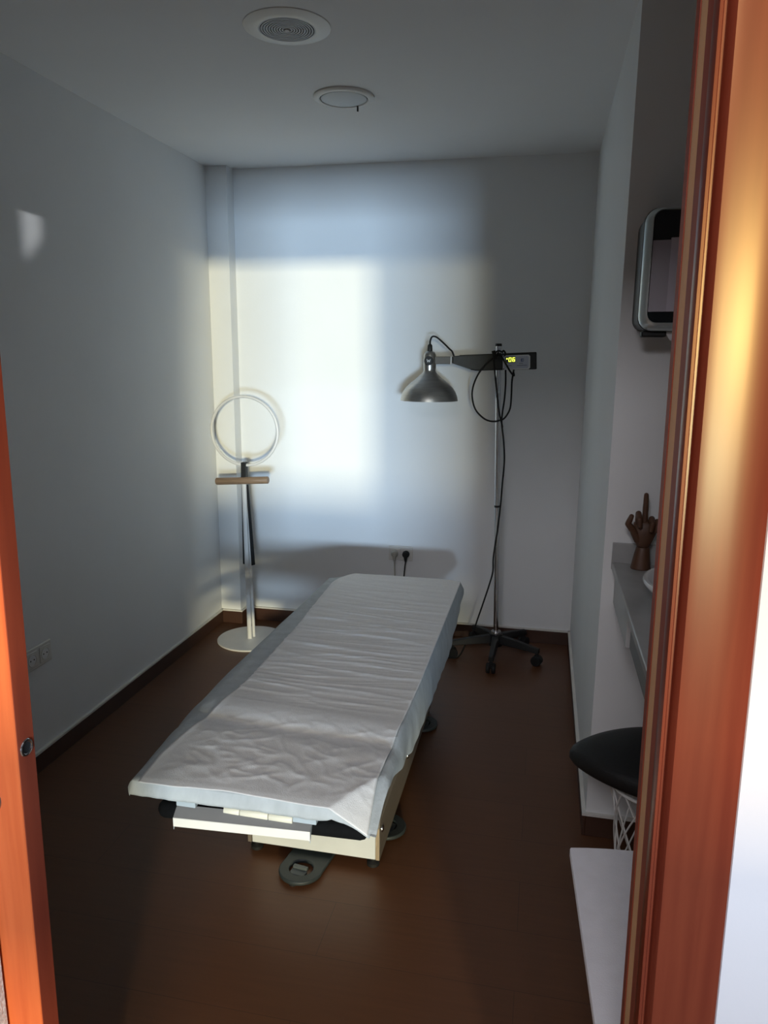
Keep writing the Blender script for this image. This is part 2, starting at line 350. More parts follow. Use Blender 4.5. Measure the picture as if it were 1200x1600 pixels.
# ------------------------------------------------------------------ sockets
def socket(name, origin, right, normal, label, n=2, pitch=0.071, h=0.080, rocker=False):
    o = thing(name, origin, label, 'power socket'); O = Vector(origin); R = Vector(right); N = Vector(normal); U = Vector((0,0,1))
    mt = Matrix((R, N, U)).transposed().to_4x4(); mt.translation = O
    wdt = pitch*n+0.008
    MB().box((-wdt/2, 0, -h/2), (wdt/2, 0.009, h/2), mt).build('face_plate', M['plate'], o, bevel=0.003, seg=3)
    for k in range(n):
        cx = (k-(n-1)/2)*pitch
        mk = mt @ Matrix.Translation((cx, 0, 0))
        ins = MB(); ins.box((-0.029, 0.008, -0.029), (0.029, 0.0115, 0.029), mk)
        i = ins.build('insert', M['plate'], o, bevel=0.002)
        rot = mk @ Matrix.Rotation(-PI/2, 4, 'X')
        MB().lathe([(0.0195,0.0108),(0.0195,0.0122),(0.0215,0.0128),(0.0228,0.0118),(0.0228,0.0108)], (0,0,0), mtx=rot, seg=32, close=True).build('socket_ring', M['plate'], o)
        MB().lathe([(0.0,0.0112),(0.0195,0.0112),(0.0195,0.0118),(0.0,0.0118)], (0,0,0), mtx=rot, seg=32).build('socket_well', M['panelrim'], o)
        hb = MB()
        for sx in (-0.0095, 0.0095):
            hb.lathe([(0.0,0.0117),(0.0028,0.0117),(0.0028,0.0122),(0.0,0.0122)], (0,0,0), mtx=rot @ Matrix.Translation((sx,0,0)), seg=12)
        hb.build('pin_hole', M['rubber'], o)
    return o
socket('wall_socket', (-0.7215, YB, 0.449), (1,0,0), (0,-1,0), 'white double wall socket behind the head of the couch, two plugs in it', pitch=0.062)
socket('wall_socket', (XL, 2.205, 0.431), (0,1,0), (1,0,0), 'white double wall socket on the left wall beside the door, nothing plugged in')
def plug(loc, m, label, cordpts):
    o = thing('power_plug', loc, label, 'plug'); x, y, z = loc
    MB().lathe([(0.0,0.0),(0.0185,0.0),(0.0195,0.006),(0.0185,0.020),(0.013,0.027),(0.0,0.029)], (x, y, z), axis='Y', seg=28).build('plug_body', m, o)
    MB().tube([(x,y-0.018,z-0.008),(x,y-0.020,z-0.024),(x+0.0005,y-0.020,z-0.040)], [0.0105,0.0088,0.0050], seg=14).build('strain_relief', m, o)
    MB().tube(catmull([(x+0.0005,y-0.020,z-0.038)]+cordpts, 8), 0.0034, seg=10).build('cord', m, o)
    return o
plug((-0.7525, YB-0.0125, 0.449), mat('ivory_plug', (0.40, 0.385, 0.34), 0.5, var=0.05), 'white plug with white cord in the left socket behind the couch', [(-0.750,3.835,0.36),(-0.745,3.825,0.26),(-0.74,3.82,0.12),(-0.735,3.80,0.005),(-0.72,3.65,0.004)])
plug((-0.6905, YB-0.0125, 0.449), M['rubber'], 'black plug with black cord in the right socket behind the couch', [(-0.696,3.835,0.36),(-0.70,3.825,0.26),(-0.70,3.82,0.12),(-0.69,3.80,0.005),(-0.66,3.65,0.004)])

# ------------------------------------------------------------------ treatment couch
TB = thing('treatment_couch', (-0.62, 2.38, 0), 'low white treatment couch on a plywood base, covered with paper', 'massage table')
XM0, XM1, YM0, YM1 = -0.917, -0.345, 1.474, 3.286
def round_rect(x0, x1, y0, y1, rads, n=8):
    P = []
    cs = [(x0,y0,rads[0],PI),(x1,y0,rads[1],1.5*PI),(x1,y1,rads[2],0),(x0,y1,rads[3],0.5*PI)]
    for cx, cy, r, a0 in cs:
        ox = cx+(r if cx == x0 else -r); oy = cy+(r if cy == y0 else -r)
        for k in range(n+1):
            a = a0+0.5*PI*k/n; P.append((ox+r*math.cos(a), oy+r*math.sin(a)))
    return P
mp_ = MB(); pl = round_rect(XM0, XM1, YM0, YM1, (0.06,0.17,0.10,0.20))
def inset(pl, d):
    cx, cy = (XM0+XM1)/2, (YM0+YM1)/2; hx, hy = (XM1-XM0)/2, (YM1-YM0)/2
    return [(cx+(x-cx)*(1-d/hx), cy+(y-cy)*(1-d/hy)) for x, y in pl]
mp_.rings([[Vector((x,y,z)) for x, y in inset(pl, d)] for d, z in ((0.010,0.452),(0.0,0.456),(0.0,0.459),(0.008,0.467),(0.024,0.475),(0.06,0.479))])
MATT = mp_.build('mattress', M['vinyl'], TB)
MB().box((-0.86, 1.56, 0.405), (-0.41, 3.2, 0.437)).build('top_frame', M['greymetal'], TB, bevel=0.004)
MB().box((-0.77, 2.05, 0.262), (-0.46, 2.80, 0.405)).build('lift_column', M['greymetal'], TB, bevel=0.004)
# base box
BX0, BX1, BY0, BY1 = -0.818, -0.424, 1.912, 2.965
MB().box((BX0+0.014, BY0+0.016, 0.035), (BX1-0.001, BY1, 0.262)).build('base_box', M['greymetal'], TB, bevel=0.003)
fb = MB().prism([(BX0+0.006,BY0,0.031),(BX1+0.0005,BY0,0.031),(BX1+0.0005,BY0,0.262),(BX0+0.006,BY0,0.262)], (0,0.016,0)).build('front_board', M['lam'], TB, bevel=0.0025)
def sideboard(x0, x1, name='side_board'):
    prof = [(BY0-0.002,0.031),(BY0-0.002,0.140),(BY0+0.006,0.153),(BY0+0.02,0.158),(BY1,0.158),(BY1,0.031)]
    return MB().prism([(x0,y,z) for y,z in prof], (x1-x0,0,0)).build(name, M['birch'], TB, bevel=0.002)
sideboard(BX1+0.001, BX1+0.014); sideboard(BX0-0.008, BX0+0.005)
MB().box((BX1+0.002, BY0-0.0032, 0.034), (BX1+0.013, BY0-0.0015, 0.138)).build('board_edge', M['ply'], TB)
for y, z in ((1.945, 0.118), (2.37, 0.118), (2.82, 0.095)):
    MB().lathe([(0.0,0.0),(0.012,0.0),(0.0115,0.0025),(0.006,0.005),(0.0,0.0055)], (BX1+0.014, y, z), axis='X', seg=20).build('bolt', M['chrome'], TB)
for x, y in ((-0.435,1.935),(-0.805,1.935),(-0.435,2.94),(-0.805,2.94)):
    MB().lathe([(0.0,0.0),(0.019,0.0),(0.019,0.010),(0.009,0.016),(0.009,0.036),(0.0,0.036)], (x,y,0.0), seg=20).build('levelling_foot', M['rubber'], TB)
# flat foot plates with a hole and a lug
def foot_plate(cx, cy, ang, ln, r=0.066, hr=0.034, w2=0.088):
    outer, inner = [], []; n = 40
    for k in range(n):
        a = 2*PI*k/n; x, y = math.cos(a), math.sin(a)
        ix, iy = hr*1.05*x, hr*y
        if y > 0:  # towards the base: widen to a straight tongue
            if abs(x) > 1e-6 and abs(y/x) < ln/(w2*0.62): t = 1
            ox = r*x+(w2*0.62-r)*x*smooth01(y*1.4) if False else None
            # project the ray on the tongue rectangle half width w2/1.3, length ln
            hw = r*0.98; s = min(hw/abs(x) if abs(x) > 1e-6 else 9, ln/y)
            ox, oy = s*x, s*y
        else: ox, oy = r*x, r*y
        outer.append((ox, oy)); inner.append((ix, iy))
    mt = Matrix.Translation((cx, cy, 0)) @ Matrix.Rotation(ang, 4, 'Z')
    b = MB(); rings = []
    for L, z in ((inner,0.006),(outer,0.006),(outer,0.018),(inner,0.018)):
        rings.append([mt @ Vector((x,y,z)) for x, y in L])
    b.rings(rings, closed=True)
    p = b.build('foot_plate', M['footgrey'], TB, bevel=0.0035)
    l = MB(); l.box((-0.026,-0.030,0.004), (0.022,-0.004,0.014), mt); l.box((-0.025,-0.006,0.013),(0.021,0.006,0.022), mt)
    lo = l.build('lug', M['panelrim'], TB, bevel=0.002); lo.data.materials[0] = mat_lug
    sub(lo, p); lo.matrix_parent_inverse = (p.matrix_world).inverted() if False else Matrix.Identity(4)
    pd = MB().lathe([(0,0),(0.012,0),(0.012,0.007),(0,0.007)], mt @ Vector((0, -r*0.78, 0)), seg=12).build('pad', M['rubber'], TB); sub(pd, p)
    return p
mat_lug = mat('grey_lug', (0.085, 0.10, 0.105), 0.45, var=0.08, vscale=20)
foot_plate(-0.634, 1.850, -0.16, 0.125)
foot_plate(-0.432, 2.105, PI/2-0.1, 0.06)
foot_plate(-0.430, 2.812, PI/2-0.1, 0.06)
# foam bar, paper tray and brackets under the near end
SK = Matrix.Translation((-0.653, 1.4715, 0)) @ Matrix.Rotation(0.056, 4, 'Z')     # the hanging tray is slightly askew
bar = [(-0.265,0.0),(-0.263,0.012),(-0.256,0.020),(-0.246,0.0235),(0.246,0.0235),(0.257,0.020),(0.263,0.012),(0.265,0.0)]
MB().lathe([(r, x) for x, r in bar], (-0.620,1.5235,0.398), axis='X', mtx=Matrix.Rotation(0.04, 4, 'Z'), seg=24).build('foam_bar', M['foam'], TB, angle=60)
MB().prism([SK @ Vector((-0.169,y,z)) for y, z in ((0.001,0.4095),(0.027,0.428),(0.0265,0.4292),(0.0,0.4110))], SK.to_3x3() @ Vector((0.338,0,0))).build('paper_tray', M['traygrey'], TB)
MB().prism([SK @ Vector((-0.169,y,z)) for y, z in ((-0.0015,0.3885),(0.0,0.3878),(0.0012,0.3885),(0.0012,0.4100),(0.0,0.4115),(-0.0015,0.4105))], SK.to_3x3() @ Vector((0.338,0,0))).build('tray_lip', M['white'], TB, bevel=0.0005)
for x in (-0.169, 0.1678):
    MB().prism([SK @ Vector((x,y,z)) for y, z in ((0.0,0.380),(0.0012,0.410),(0.027,0.429),(0.027,0.424))], SK.to_3x3() @ Vector((0.0012,0,0))).build('tray_end_plate', M['bracket'], TB)
for x0, x1 in ((-0.8235,-0.774),(-0.528,-0.470)):
    MB().box((x0,1.484,0.4285), (x1,1.500,0.4530)).build('bracket', M['bracket'], TB, bevel=0.0012)
cb = MB()
for x0, x1 in ((-0.704,-0.664),(-0.662,-0.592),(-0.590,-0.531)):
    cb.lathe([(0.0,x0),(0.0105,x0),(0.0112,x0+0.001),(0.0112,x1-0.001),(0.0105,x1),(0.0,x1)], (0,1.499,0.4262), axis='X', seg=20)
cb.build('paper_roll', M['cream'], TB)

# ---- sheets
def hinge(x, y):
    yh = 1.772-0.08*(x+0.63)
    return -0.0065*math.exp(-((y-yh)/0.035)**2)+0.0045*math.exp(-((y-yh-0.10)/0.05)**2)
def corner_drop(x, y):
    # corner of the sheet beyond the line (-.43,1.445)-(-.345,1.59) sags
    a = Vector((-0.435,1.445)); b = Vector((-0.343,1.600)); d = b-a; nrm = Vector((d.y,-d.x)).normalized()
    q = max(0.0, (Vector((x,y))-a).dot(nrm)); return -0.72*q
def far_drop(x, y):
    q = max(0.0, y-3.25); return -7.0*q*q
def top_z(x, y): return 0.4885+0.008+hinge(x,y)+corner_drop(x,y)+far_drop(x,y)
def wrinkle(x, y):
    wob = 0.05*noise.noise(Vector((x*2.2, y*1.5, 3.1)))
    a = noise.noise(Vector((x*2.4+5, (y+wob+0.10*x)*24, 0.3)))
    b = noise.noise(Vector((x*4.5-3, (y+wob-0.06*x)*46, 7.7)))
    r = max(0, 1-2.2*abs(a)); r2 = max(0, 1-2.6*abs(b))
    mid = smooth01((y-1.86)/0.14)*(1-0.75*smooth01((y-2.75)/0.4))
    left = 1-0.55*smooth01((x+0.55)/0.2)
    n1 = noise.noise(Vector(((x+0.5*y)*8, (y-0.4*x)*17, 1.7))); n2 = noise.noise(Vector(((x*14-y*6), (y*22+x*12), 4.4)))
    near = (1-smooth01((y-1.78)/0.12))*smooth01((y-1.47)/0.06)*smooth01((x+0.90)/0.08)
    big = noise.noise(Vector((x*3, y*4, 9.0)))
    return 0.0040*(0.75*r**2+0.35*r2**2)*mid*left + near*(0.0017*max(0,1-2.4*abs(n1))**2+0.0016*max(0,1-2.6*abs(n2))**2) + 0.0020*(big+0.5)
xLt = [(1.44,-0.902),(1.58,-0.912),(1.70,-0.902),(1.79,-0.890),(2.06,-0.865),(2.54,-0.868),(3.08,-0.890),(3.32,-0.885)]
xRt = [(1.42,-0.338),(1.58,-0.347),(1.79,-0.344),(2.17,-0.334),(3.22,-0.328),(3.32,-0.33)]
def yBack(s): # s 0..1 across
    x = -0.89+0.56*s
    u = min(1.0, max(0.0, (-0.70-x)/0.19)); return 3.325-0.235*(1-math.sqrt(1-u*u))-0.085*smooth01((x+0.50)/0.17)
def yFront(s):
    return 1.452+0.020*math.exp(-((s-0.4)/0.25)**2)*0.5+0.0025*noise.noise(Vector((s*9,0,0)))
def grid_mesh(P, name, material, thick, parent=None):
    me = bpy.data.meshes.new(name); nr, nc = len(P), len(P[0])
    V = [tuple(p) for row in P for p in row]
    Fc = [(i*nc+j, i*nc+j+1, (i+1)*nc+j+1, (i+1)*nc+j) for i in range(nr-1) for j in range(nc-1)]
    me.from_pydata(V, [], Fc); me.update()
    for p in me.polygons: p.use_smooth = True
    me.materials.append(material); o = bpy.data.objects.new(name, me); COL.objects.link(o)
    sd = o.modifiers.new('thickness', 'SOLIDIFY'); sd.thickness = thick; sd.offset = 1
    return o
P = []
NR, NC = 420, 100
for i in range(NR+1):
    t = i/NR; row = []
    for j in range(NC+1):
        s = j/NC; y = yFront(s)+(yBack(s)-yFront(s))*t
        x = interp(y, xLt)+(interp(y, xRt)-interp(y, xLt))*s
        z = top_z(x, y)+0.003+wrinkle(x, y)
        lift = smooth01(1-abs(s-0.0)/0.03)*0.002
        if y < 1.475: z -= 0.10*(1.475-y)
        row.append((x, y, z+lift))
    P.append(row)
sheet = grid_mesh(P, 'paper_sheet', M['paper'], 0.0007)
tag(sheet, 'wrinkled white paper sheet spread along the top of the couch, uppermost layer', 'paper sheet')
# lower non-woven cover, hanging at both sides and at the near end
xo = [(1.44,-0.934),(1.60,-0.957),(1.77,-0.985),(1.933,-0.997),(2.187,-1.016),(2.602,-1.000),(3.05,-0.968),(3.35,-0.955)]
xz = [(1.44,0.476),(1.60,0.468),(1.77,0.450),(1.933,0.440),(2.187,0.427),(2.602,0.426),(3.05,0.432),(3.35,0.440)]
zr = [(1.44,0.500),(1.50,0.498),(1.60,0.480),(1.67,0.462),(1.77,0.426),(1.98,0.380),(2.2,0.363),(2.375,0.357),(2.67,0.335),(2.87,0.338),(3.1,0.38),(3.33,0.425)]
P = []
rows = [('f', q) for q in (1.0, 0.8, 0.6, 0.4, 0.2, 0.08)]+[('t', k/150) for k in range(151)]
NS, NT = 16, 60
for kind, q in rows:
    row = []
    for j in range(NS+NT+NS+1):
        if kind == 'f': y0_ = 1.462
        else: y0_ = 1.464+(3.315-1.464)*q
        drop = q*0.034 if kind == 'f' else 0.0
        if j < NS:                   # left flap, from its hem up
            u = 1-j/NS
            xe_, ze_ = interp(y0_, xo), interp(y0_, xz)+0.005*noise.noise(Vector((y0_*7,1,0)))
            x = -0.924+(xe_+0.924)*(u**0.8); z = top_z(-0.924, y0_)-0.001+(ze_-0.496)*(u**1.35)
            if kind == 'f': z = z-drop*(1-0.5*u); x += 0.008*q*u
        elif j <= NS+NT:
            u = (j-NS)/NT; x = -0.924+(0.924-0.3365)*u
            z = top_z(x, y0_)-0.0005*(0 if kind == 'f' else 1)
        else:
            u = (j-NS-NT)/NS; zz = interp(y0_, zr)+0.007*noise.noise(Vector((y0_*9,5,0)))
            zt_ = top_z(-0.3365, y0_); zz = min(zz, zt_-0.004)
            x = -0.3365+0.014*math.sin(min(1,u*1.6)*PI/2)+0.006*u*noise.noise(Vector((y0_*11, 2, 0))); z = zt_+(zz-zt_)*u
        y = y0_
        if kind == 'f':
            pl_ = 0.004*noise.noise(Vector((x*38, 0.3, 0)))*q
            y = 1.464-0.008*math.sin(q*PI/2)-abs(pl_)
            if NS <= j <= NS+NT:
                z = z-drop*(1.0+0.12*noise.noise(Vector((x*14,2,0))))*(1-0.75*smooth01((x+0.46)/0.1))
        else:
            ex = max(0, q-0.93)/0.07
            u_ = min(1.0, max(0.0, (-0.70-x)/0.224)); y = y0_-0.235*(1-math.sqrt(1-u_*u_))*ex
        row.append((x, y, z))
    P.append(row)
cover = grid_mesh(P, 'disposable_cover', M['nonwoven'], 0.0006)
tag(cover, 'pale blue-grey disposable cover hanging at the sides of the couch, under the white paper', 'couch cover')

# ------------------------------------------------------------------ ring stand
RS = thing('ring_stand', (-1.478, 3.555, 0), 'white valet stand with a big ring on top and wooden crossbar, in the left corner', 'clothes stand')
sx, sy = -1.482, 3.555
MB().lathe([(0.0,0.0),(0.178,0.0),(0.180,0.002),(0.180,0.007),(0.178,0.009),(0.0,0.010)], (-1.478,3.560,0), seg=64).build('base_disc', M['white'], RS)
def oval_pole(x0, y0, z0, x1, y1, z1, rx, ry, n=18):
    b = MB(); b.rings([[Vector((x+rx*math.cos(2*PI*k/n), y+ry*math.sin(2*PI*k/n), z)) for k in range(n)] for x, y, z in ((x0,y0,z0),(x1,y1,z1))]); return b
oval_pole(-1.482,3.548,0.009,-1.488,3.548,0.90,0.0125,0.009).build('front_pole', M['white'], RS)
oval_pole(-1.4715,3.582,0.009,-1.487,3.572,0.90,0.008,0.008).build('rear_pole', M['white'], RS)
MB().tube([(-1.479+0.178*math.cos(2*PI*k/72), 3.553, 1.121+0.174*math.sin(2*PI*k/72)) for k in range(72)], 0.0076, seg=14, closed=True).build('ring', M['white'], RS)
cbm = Matrix.Rotation(-0.065, 4, 'Y')
MB().lathe([(0.0,-0.142),(0.0165,-0.142),(0.0185,-0.139),(0.0185,0.139),(0.0165,0.142),(0.0,0.142)], (-1.494,3.540,0.868), axis='X', mtx=cbm, seg=24).build('crossbar', M['oak'], RS)
MB().prism([(-1.500,3.538,0.868),(-1.474,3.538,0.868),(-1.472,3.538,0.962),(-1.498,3.538,0.962)], (0,0.032,0)).build('strap', M['leather'], RS, bevel=0.002)
st = MB()
st.prism([(-1.482,3.560,0.845),(-1.470,3.560,0.845),(-1.446,3.560,0.418),(-1.466,3.560,0.412)], (0,0.006,0))
st.prism([(-1.508,3.562,0.845),(-1.496,3.562,0.845),(-1.488,3.562,0.412),(-1.5145,3.562,0.418)], (0,0.006,0))
st.build('hanging_strap', M['leather'], RS, bevel=0.0015)

# ------------------------------------------------------------------ heat lamp on castors
YL = 3.63
HX = -0.181
HL = thing('heat_lamp', (HX, YL, 0), 'infrared heat lamp with aluminium shade on a chrome pole with castors', 'heat lamp')
pole = MB().tube([(HX,YL,0.10),(-0.2225,YL,1.55)], 0.0125, seg=20).build('pole', M['chrome'], HL)
MB().tube([(-0.2224,YL,1.548),(-0.2227,YL,1.560)], [0.0155,0.0145], seg=20).build('pole_cap', M['black'], HL)
MB().tube([(-0.200,YL,0.775),(-0.2003,YL,0.785)], 0.0142, seg=20).build('pole_ring', M['black'], HL)
MB().lathe([(0.0,0.135),(0.024,0.135),(0.026,0.130),(0.026,0.122),(0.0,0.122)], (HX,YL,0), seg=24).build('pole_collar', M['steel'], HL)
MB().lathe([(0.0,0.060),(0.035,0.060),(0.038,0.085),(0.034,0.122),(0.0,0.123)], (HX,YL,0), seg=24).build('hub', M['black'], HL)
for k in range(5):
    a = math.radians(-20+72*k); d = Vector((math.cos(a), math.sin(a), 0)); nrm = Vector((-d.y, d.x, 0)); R1 = 0.232
    rings = []
    for rr, hw, z0, z1 in ((0.02,0.021,0.075,0.118),(0.12,0.017,0.070,0.106),(R1,0.0135,0.063,0.088)):
        c0 = Vector((HX,YL,0))+d*rr
        rings.append([c0+nrm*-hw+Vector((0,0,z0)), c0+nrm*hw+Vector((0,0,z0)), c0+nrm*hw*0.7+Vector((0,0,z1)), c0+nrm*-hw*0.7+Vector((0,0,z1))])
    leg = MB().rings(rings).build('leg', M['black'], HL, bevel=0.003)
    c0 = Vector((HX,YL,0))+d*(R1-0.010)
    cs = MB(); wn = nrm
    for sgn in (-1, 1):
        mtw = Matrix((d, Vector((0,0,1)), wn)).transposed().to_4x4(); mtw.translation = c0+Vector((0,0,0.0255))+wn*(0.0135*sgn)
        cs.lathe([(0.0,-0.009),(0.022,-0.009),(0.0255,-0.006),(0.0255,0.006),(0.022,0.009),(0.0,0.009)], (0,0,0), mtx=mtw, seg=24)
    cs.box((c0.x-0.008,c0.y-0.008,0.026),(c0.x+0.008,c0.y+0.008,0.066))
    csm = cs.build('caster', M['rubber'], HL); sub(csm, leg)
# arm
arm_p = [(-0.430,1.5005),(-0.400,1.5035),(-0.047,1.520),(-0.043,1.446),(-0.320,1.4365),(-0.345,1.4400),(-0.430,1.4660)]
arm = MB().prism([(x,YL-0.052,z) for x, z in arm_p], (0,0.034,0)).build('arm', M['blackarm'], HL, bevel=0.002)
rim = MB(); 
for (xa,za),(xb,zb) in zip(arm_p[1:6], arm_p[2:6]):
    rim.tube([(xa,YL-0.0525,za),(xb,YL-0.0525,zb)], 0.0022, seg=8)
sub(rim.build('arm_rim', M['black'], HL), arm)
MB().box((-0.2385,YL-0.018,1.440),(-0.196,YL+0.020,1.508)).build('pole_clamp', M['black'], HL, bevel=0.003)
tl = math.atan2(0.017,0.40); mt_arm = Matrix.Translation((0,0,0))
def arm_rect(x0, x1, z0, z1, y0, y1, cx=-0.135, cz=1.474):
    mt = Matrix.Translation((cx, 0, cz)) @ Matrix.Rotation(-tl, 4, 'Y')
    return MB().box((x0,y0,z0),(x1,y1,z1), mt)
def arm_poly(pts, y0, y1, cx=-0.135, cz=1.474):
    mt = Matrix.Translation((cx, 0, cz)) @ Matrix.Rotation(-tl, 4, 'Y')
    return MB().prism([mt @ Vector((x,y0,z)) for x, z in pts], (0,y1-y0,0))
yf = YL-0.0525
cp = arm_poly([(-0.062,-0.0325),(0.056,-0.0325),(0.063,-0.026),(0.063,0.027),(0.056,0.0335),(-0.062,0.0335)], yf, yf-0.004).build('control_panel', M['panelrim'], HL, bevel=0.0012)
pf = arm_poly([(-0.056,-0.0275),(0.050,-0.0275),(0.057,-0.021),(0.057,0.023),(0.050,0.0285),(-0.056,0.0285)], yf-0.004, yf-0.0048).build('panel_face', M['panel'], HL); sub(pf, cp)
dsp = arm_rect(-0.050,-0.004,0.000,0.0275,yf-0.0056,yf-0.0048).build('display_window', M['ink'], HL); sub(dsp, cp)
dg = MB(); mtd = Matrix.Translation((-0.135,0,1.474)) @ Matrix.Rotation(-tl, 4, 'Y')
SEG = {'a':((0,1),(1,1)),'b':((1,1),(1,0.5)),'c':((1,0.5),(1,0)),'d':((0,0),(1,0)),'e':((0,0.5),(0,0)),'f':((0,1),(0,0.5)),'g':((0,0.5),(1,0.5))}
def digit(x0, z0, w_, h_, segs):
    for q in segs:
        (ax,az),(bx,bz) = SEG[q]
        A = (x0+ax*w_+az*0.0012, z0+az*h_); B = (x0+bx*w_+bz*0.0012, z0+bz*h_); th = 0.0012
        dg.box((min(A[0],B[0])-th, yf-0.0068, min(A[1],B[1])-th), (max(A[0],B[0])+th, yf-0.0057, max(A[1],B[1])+th), mtd)
digit(-0.034,0.0055,0.0095,0.0165,'abcdef'); digit(-0.0165,0.0055,0.0085,0.0165,'acdefg')
dg.box((-0.0455,yf-0.0068,0.0150),(-0.0395,yf-0.0057,0.0210), mtd)
dgo = dg.build('digits', M['led'], HL, smooth=False); sub(dgo, cp); dgo['label'] = 'glowing yellow-green digits'
lg = MB()
for a in ((0.021,0.0335,0.0135,0.0165),(0.021,0.0355,0.0085,0.0105),(0.021,0.0335,0.0030,0.0055),(0.021,0.0245,0.0030,0.0165)):
    lg.box((a[0],yf-0.0054,a[2]),(a[1],yf-0.0049,a[3]), mtd)
lgo = lg.build('emblem', M['blue'], HL, smooth=False); sub(lgo, cp)
for x0, x1, z0 in ((0.013,0.031,-0.0065),(0.003,0.048,-0.0155),(-0.044,-0.021,-0.0150)):
    n = max(2, int((x1-x0)/0.0026)); tx = MB()
    for k in range(n):
        xx = x0+(x1-x0)*k/n; tx.box((xx,yf-0.0054,z0),(xx+0.0019,yf-0.0049,z0+0.0030), mtd)
    sub(tx.build('small_print', M['ink'], HL, smooth=False), cp)
for z in (-0.028, 0.029):
    scr = MB().lathe([(0.0,0.0),(0.0028,0.0),(0.0024,0.0014),(0.0,0.0016)], mtd @ Vector((-0.0575,yf-0.004,z)), axis='Y', seg=12)
    sub(scr.build('screw', M['black'], HL), cp)
# yoke and shade
YC_ = YL-0.035; SXc = -0.5435
MB().box((-0.520,YC_-0.012,1.463),(-0.4435,YC_+0.012,1.4985)).build('yoke', M['yoke'], HL, bevel=0.003)
MB().box((-0.4435,YC_-0.014,1.461),(-0.4365,YC_+0.014,1.5005)).build('yoke_collar', M['white'], HL, bevel=0.002)
MB().box((-0.437,YC_-0.010,1.468),(-0.425,YC_+0.010,1.4985)).build('yoke_end', M['black'], HL, bevel=0.002)
prof = [(0.0,1.524),(0.014,1.523),(0.024,1.517),(0.029,1.506),(0.0305,1.494),(0.0305,1.450),(0.029,1.437),(0.0285,1.430),(0.036,1.420),(0.052,1.404),(0.070,1.389),(0.092,1.372),(0.112,1.353),(0.126,1.333),(0.1345,1.312),(0.1372,1.298),(0.1385,1.2905),(0.1365,1.2905),(0.1345,1.299),(0.130,1.312),(0.121,1.332),(0.107,1.351),(0.088,1.368),(0.064,1.386),(0.040,1.404),(0.024,1.420),(0.0,1.424)]
shade = MB().lathe(prof, (SXc,YC_,0), seg=64).build('lamp_shade', M['shade'], HL, angle=50)
bulb = MB().lathe([(0.0,1.310),(0.030,1.315),(0.046,1.335),(0.044,1.355),(0.026,1.385),(0.018,1.423),(0.0,1.423)], (SXc,YC_,0), seg=32).build('heat_bulb', M['dark_wood'], HL)
MB().tube([(SXc,YC_,1.520),(SXc,YC_,1.534),(SXc,YC_,1.549),(SXc,YC_,1.556)], [0.0125,0.0118,0.0112,0.006], seg=18).build('cable_gland', M['black'], HL)
kb = MB().lathe([(0.0,0.027),(0.0215,0.027),(0.0215,0.034),(0.019,0.036),(0.0,0.036)], (SXc,YC_,1.4785), axis='Y', seg=28).build('knob', M['black'], HL)
wl_ = MB()
for (a, b) in (((-0.008,0.007),(-0.004,-0.007)),((-0.004,-0.007),(0,0.004)),((0,0.004),(0.004,-0.007)),((0.004,-0.007),(0.008,0.007))):
    wl_.tube([(SXc+a[0],YC_-0.0365,1.4785+a[1]),(SXc+b[0],YC_-0.0365,1.4785+b[1])], 0.0015, seg=8)
wo = wl_.build('knob_letter', M['panelrim'], HL); sub(wo, kb)
# cords
def cordpart(name, pts, r=0.0042): return MB().tube(catmull(pts, 10), r, seg=10).build(name, M['rubber'], HL)
cordpart('lamp_cord', [(SXc,YC_,1.552),(SXc+0.001,YC_,1.572),(SXc+0.010,YC_,1.590),(SXc+0.030,YC_,1.588),(SXc+0.062,YC_,1.563),(SXc+0.092,YC_,1.535),(SXc+0.107,YL-0.042,1.522),(SXc+0.116,YL-0.040,1.500)])
yc = YL-0.064
def px(x, y_, dy=0.0): # photo pixel of the cord on the lamp's own vertical plane, converted to metres once
    d = RT*((x-600)/F_PX)-UP*((y_-800)/F_PX)+FW; k = (yc+dy)/d.y; return (k*d.x, yc+dy, CAM_H+k*d.z)
cordpart('power_cord', [px(783,552),px(770,560),px(756,573),px(746,587),px(739,605),px(738,622),px(743,640),px(755,653),px(766,658),px(777,658,.045),px(784,655,.03)])
cordpart('power_cord', [px(786,551),px(779,548,-.004),px(774,552,-.004),px(772,562,-.004),px(774,590),px(777,620),px(780,645),px(784,662),px(785,668)])
cordpart('power_cord', [px(790,577,.012),px(790,600),px(788,625),px(785,645),px(784,662),px(787,690),px(788,720),px(785,755),px(782,790),px(777,830),px(771,870),px(770,893),px(764,915),px(754,945),px(746,968),px(740,985,.03),(-0.330,3.62,0.06),(-0.36,3.565,0.006),(-0.41,3.54,0.0045),(-0.50,3.58,0.0045),(-0.62,3.68,0.0045)])
cordpart('power_cord', [px(803,577,.012),px(800,595),px(799,618),px(797,638),px(791,650),px(785,656)])
cordpart('power_cord', [px(777,551,-.003),px(783,556,-.004),px(790,568,-.004),px(797,580,-.004),px(803,587,-.002),px(802,580,.004)])
cordpart('power_cord', [px(784,551,.0),px(787,548,.0),px(790,553,.0),px(788,556,.012)])
bd = MB().tube([px(771,548,-.006),px(774,562,-.006)], 0.009, seg=12).build('cord_tie', M['rubber'], HL)

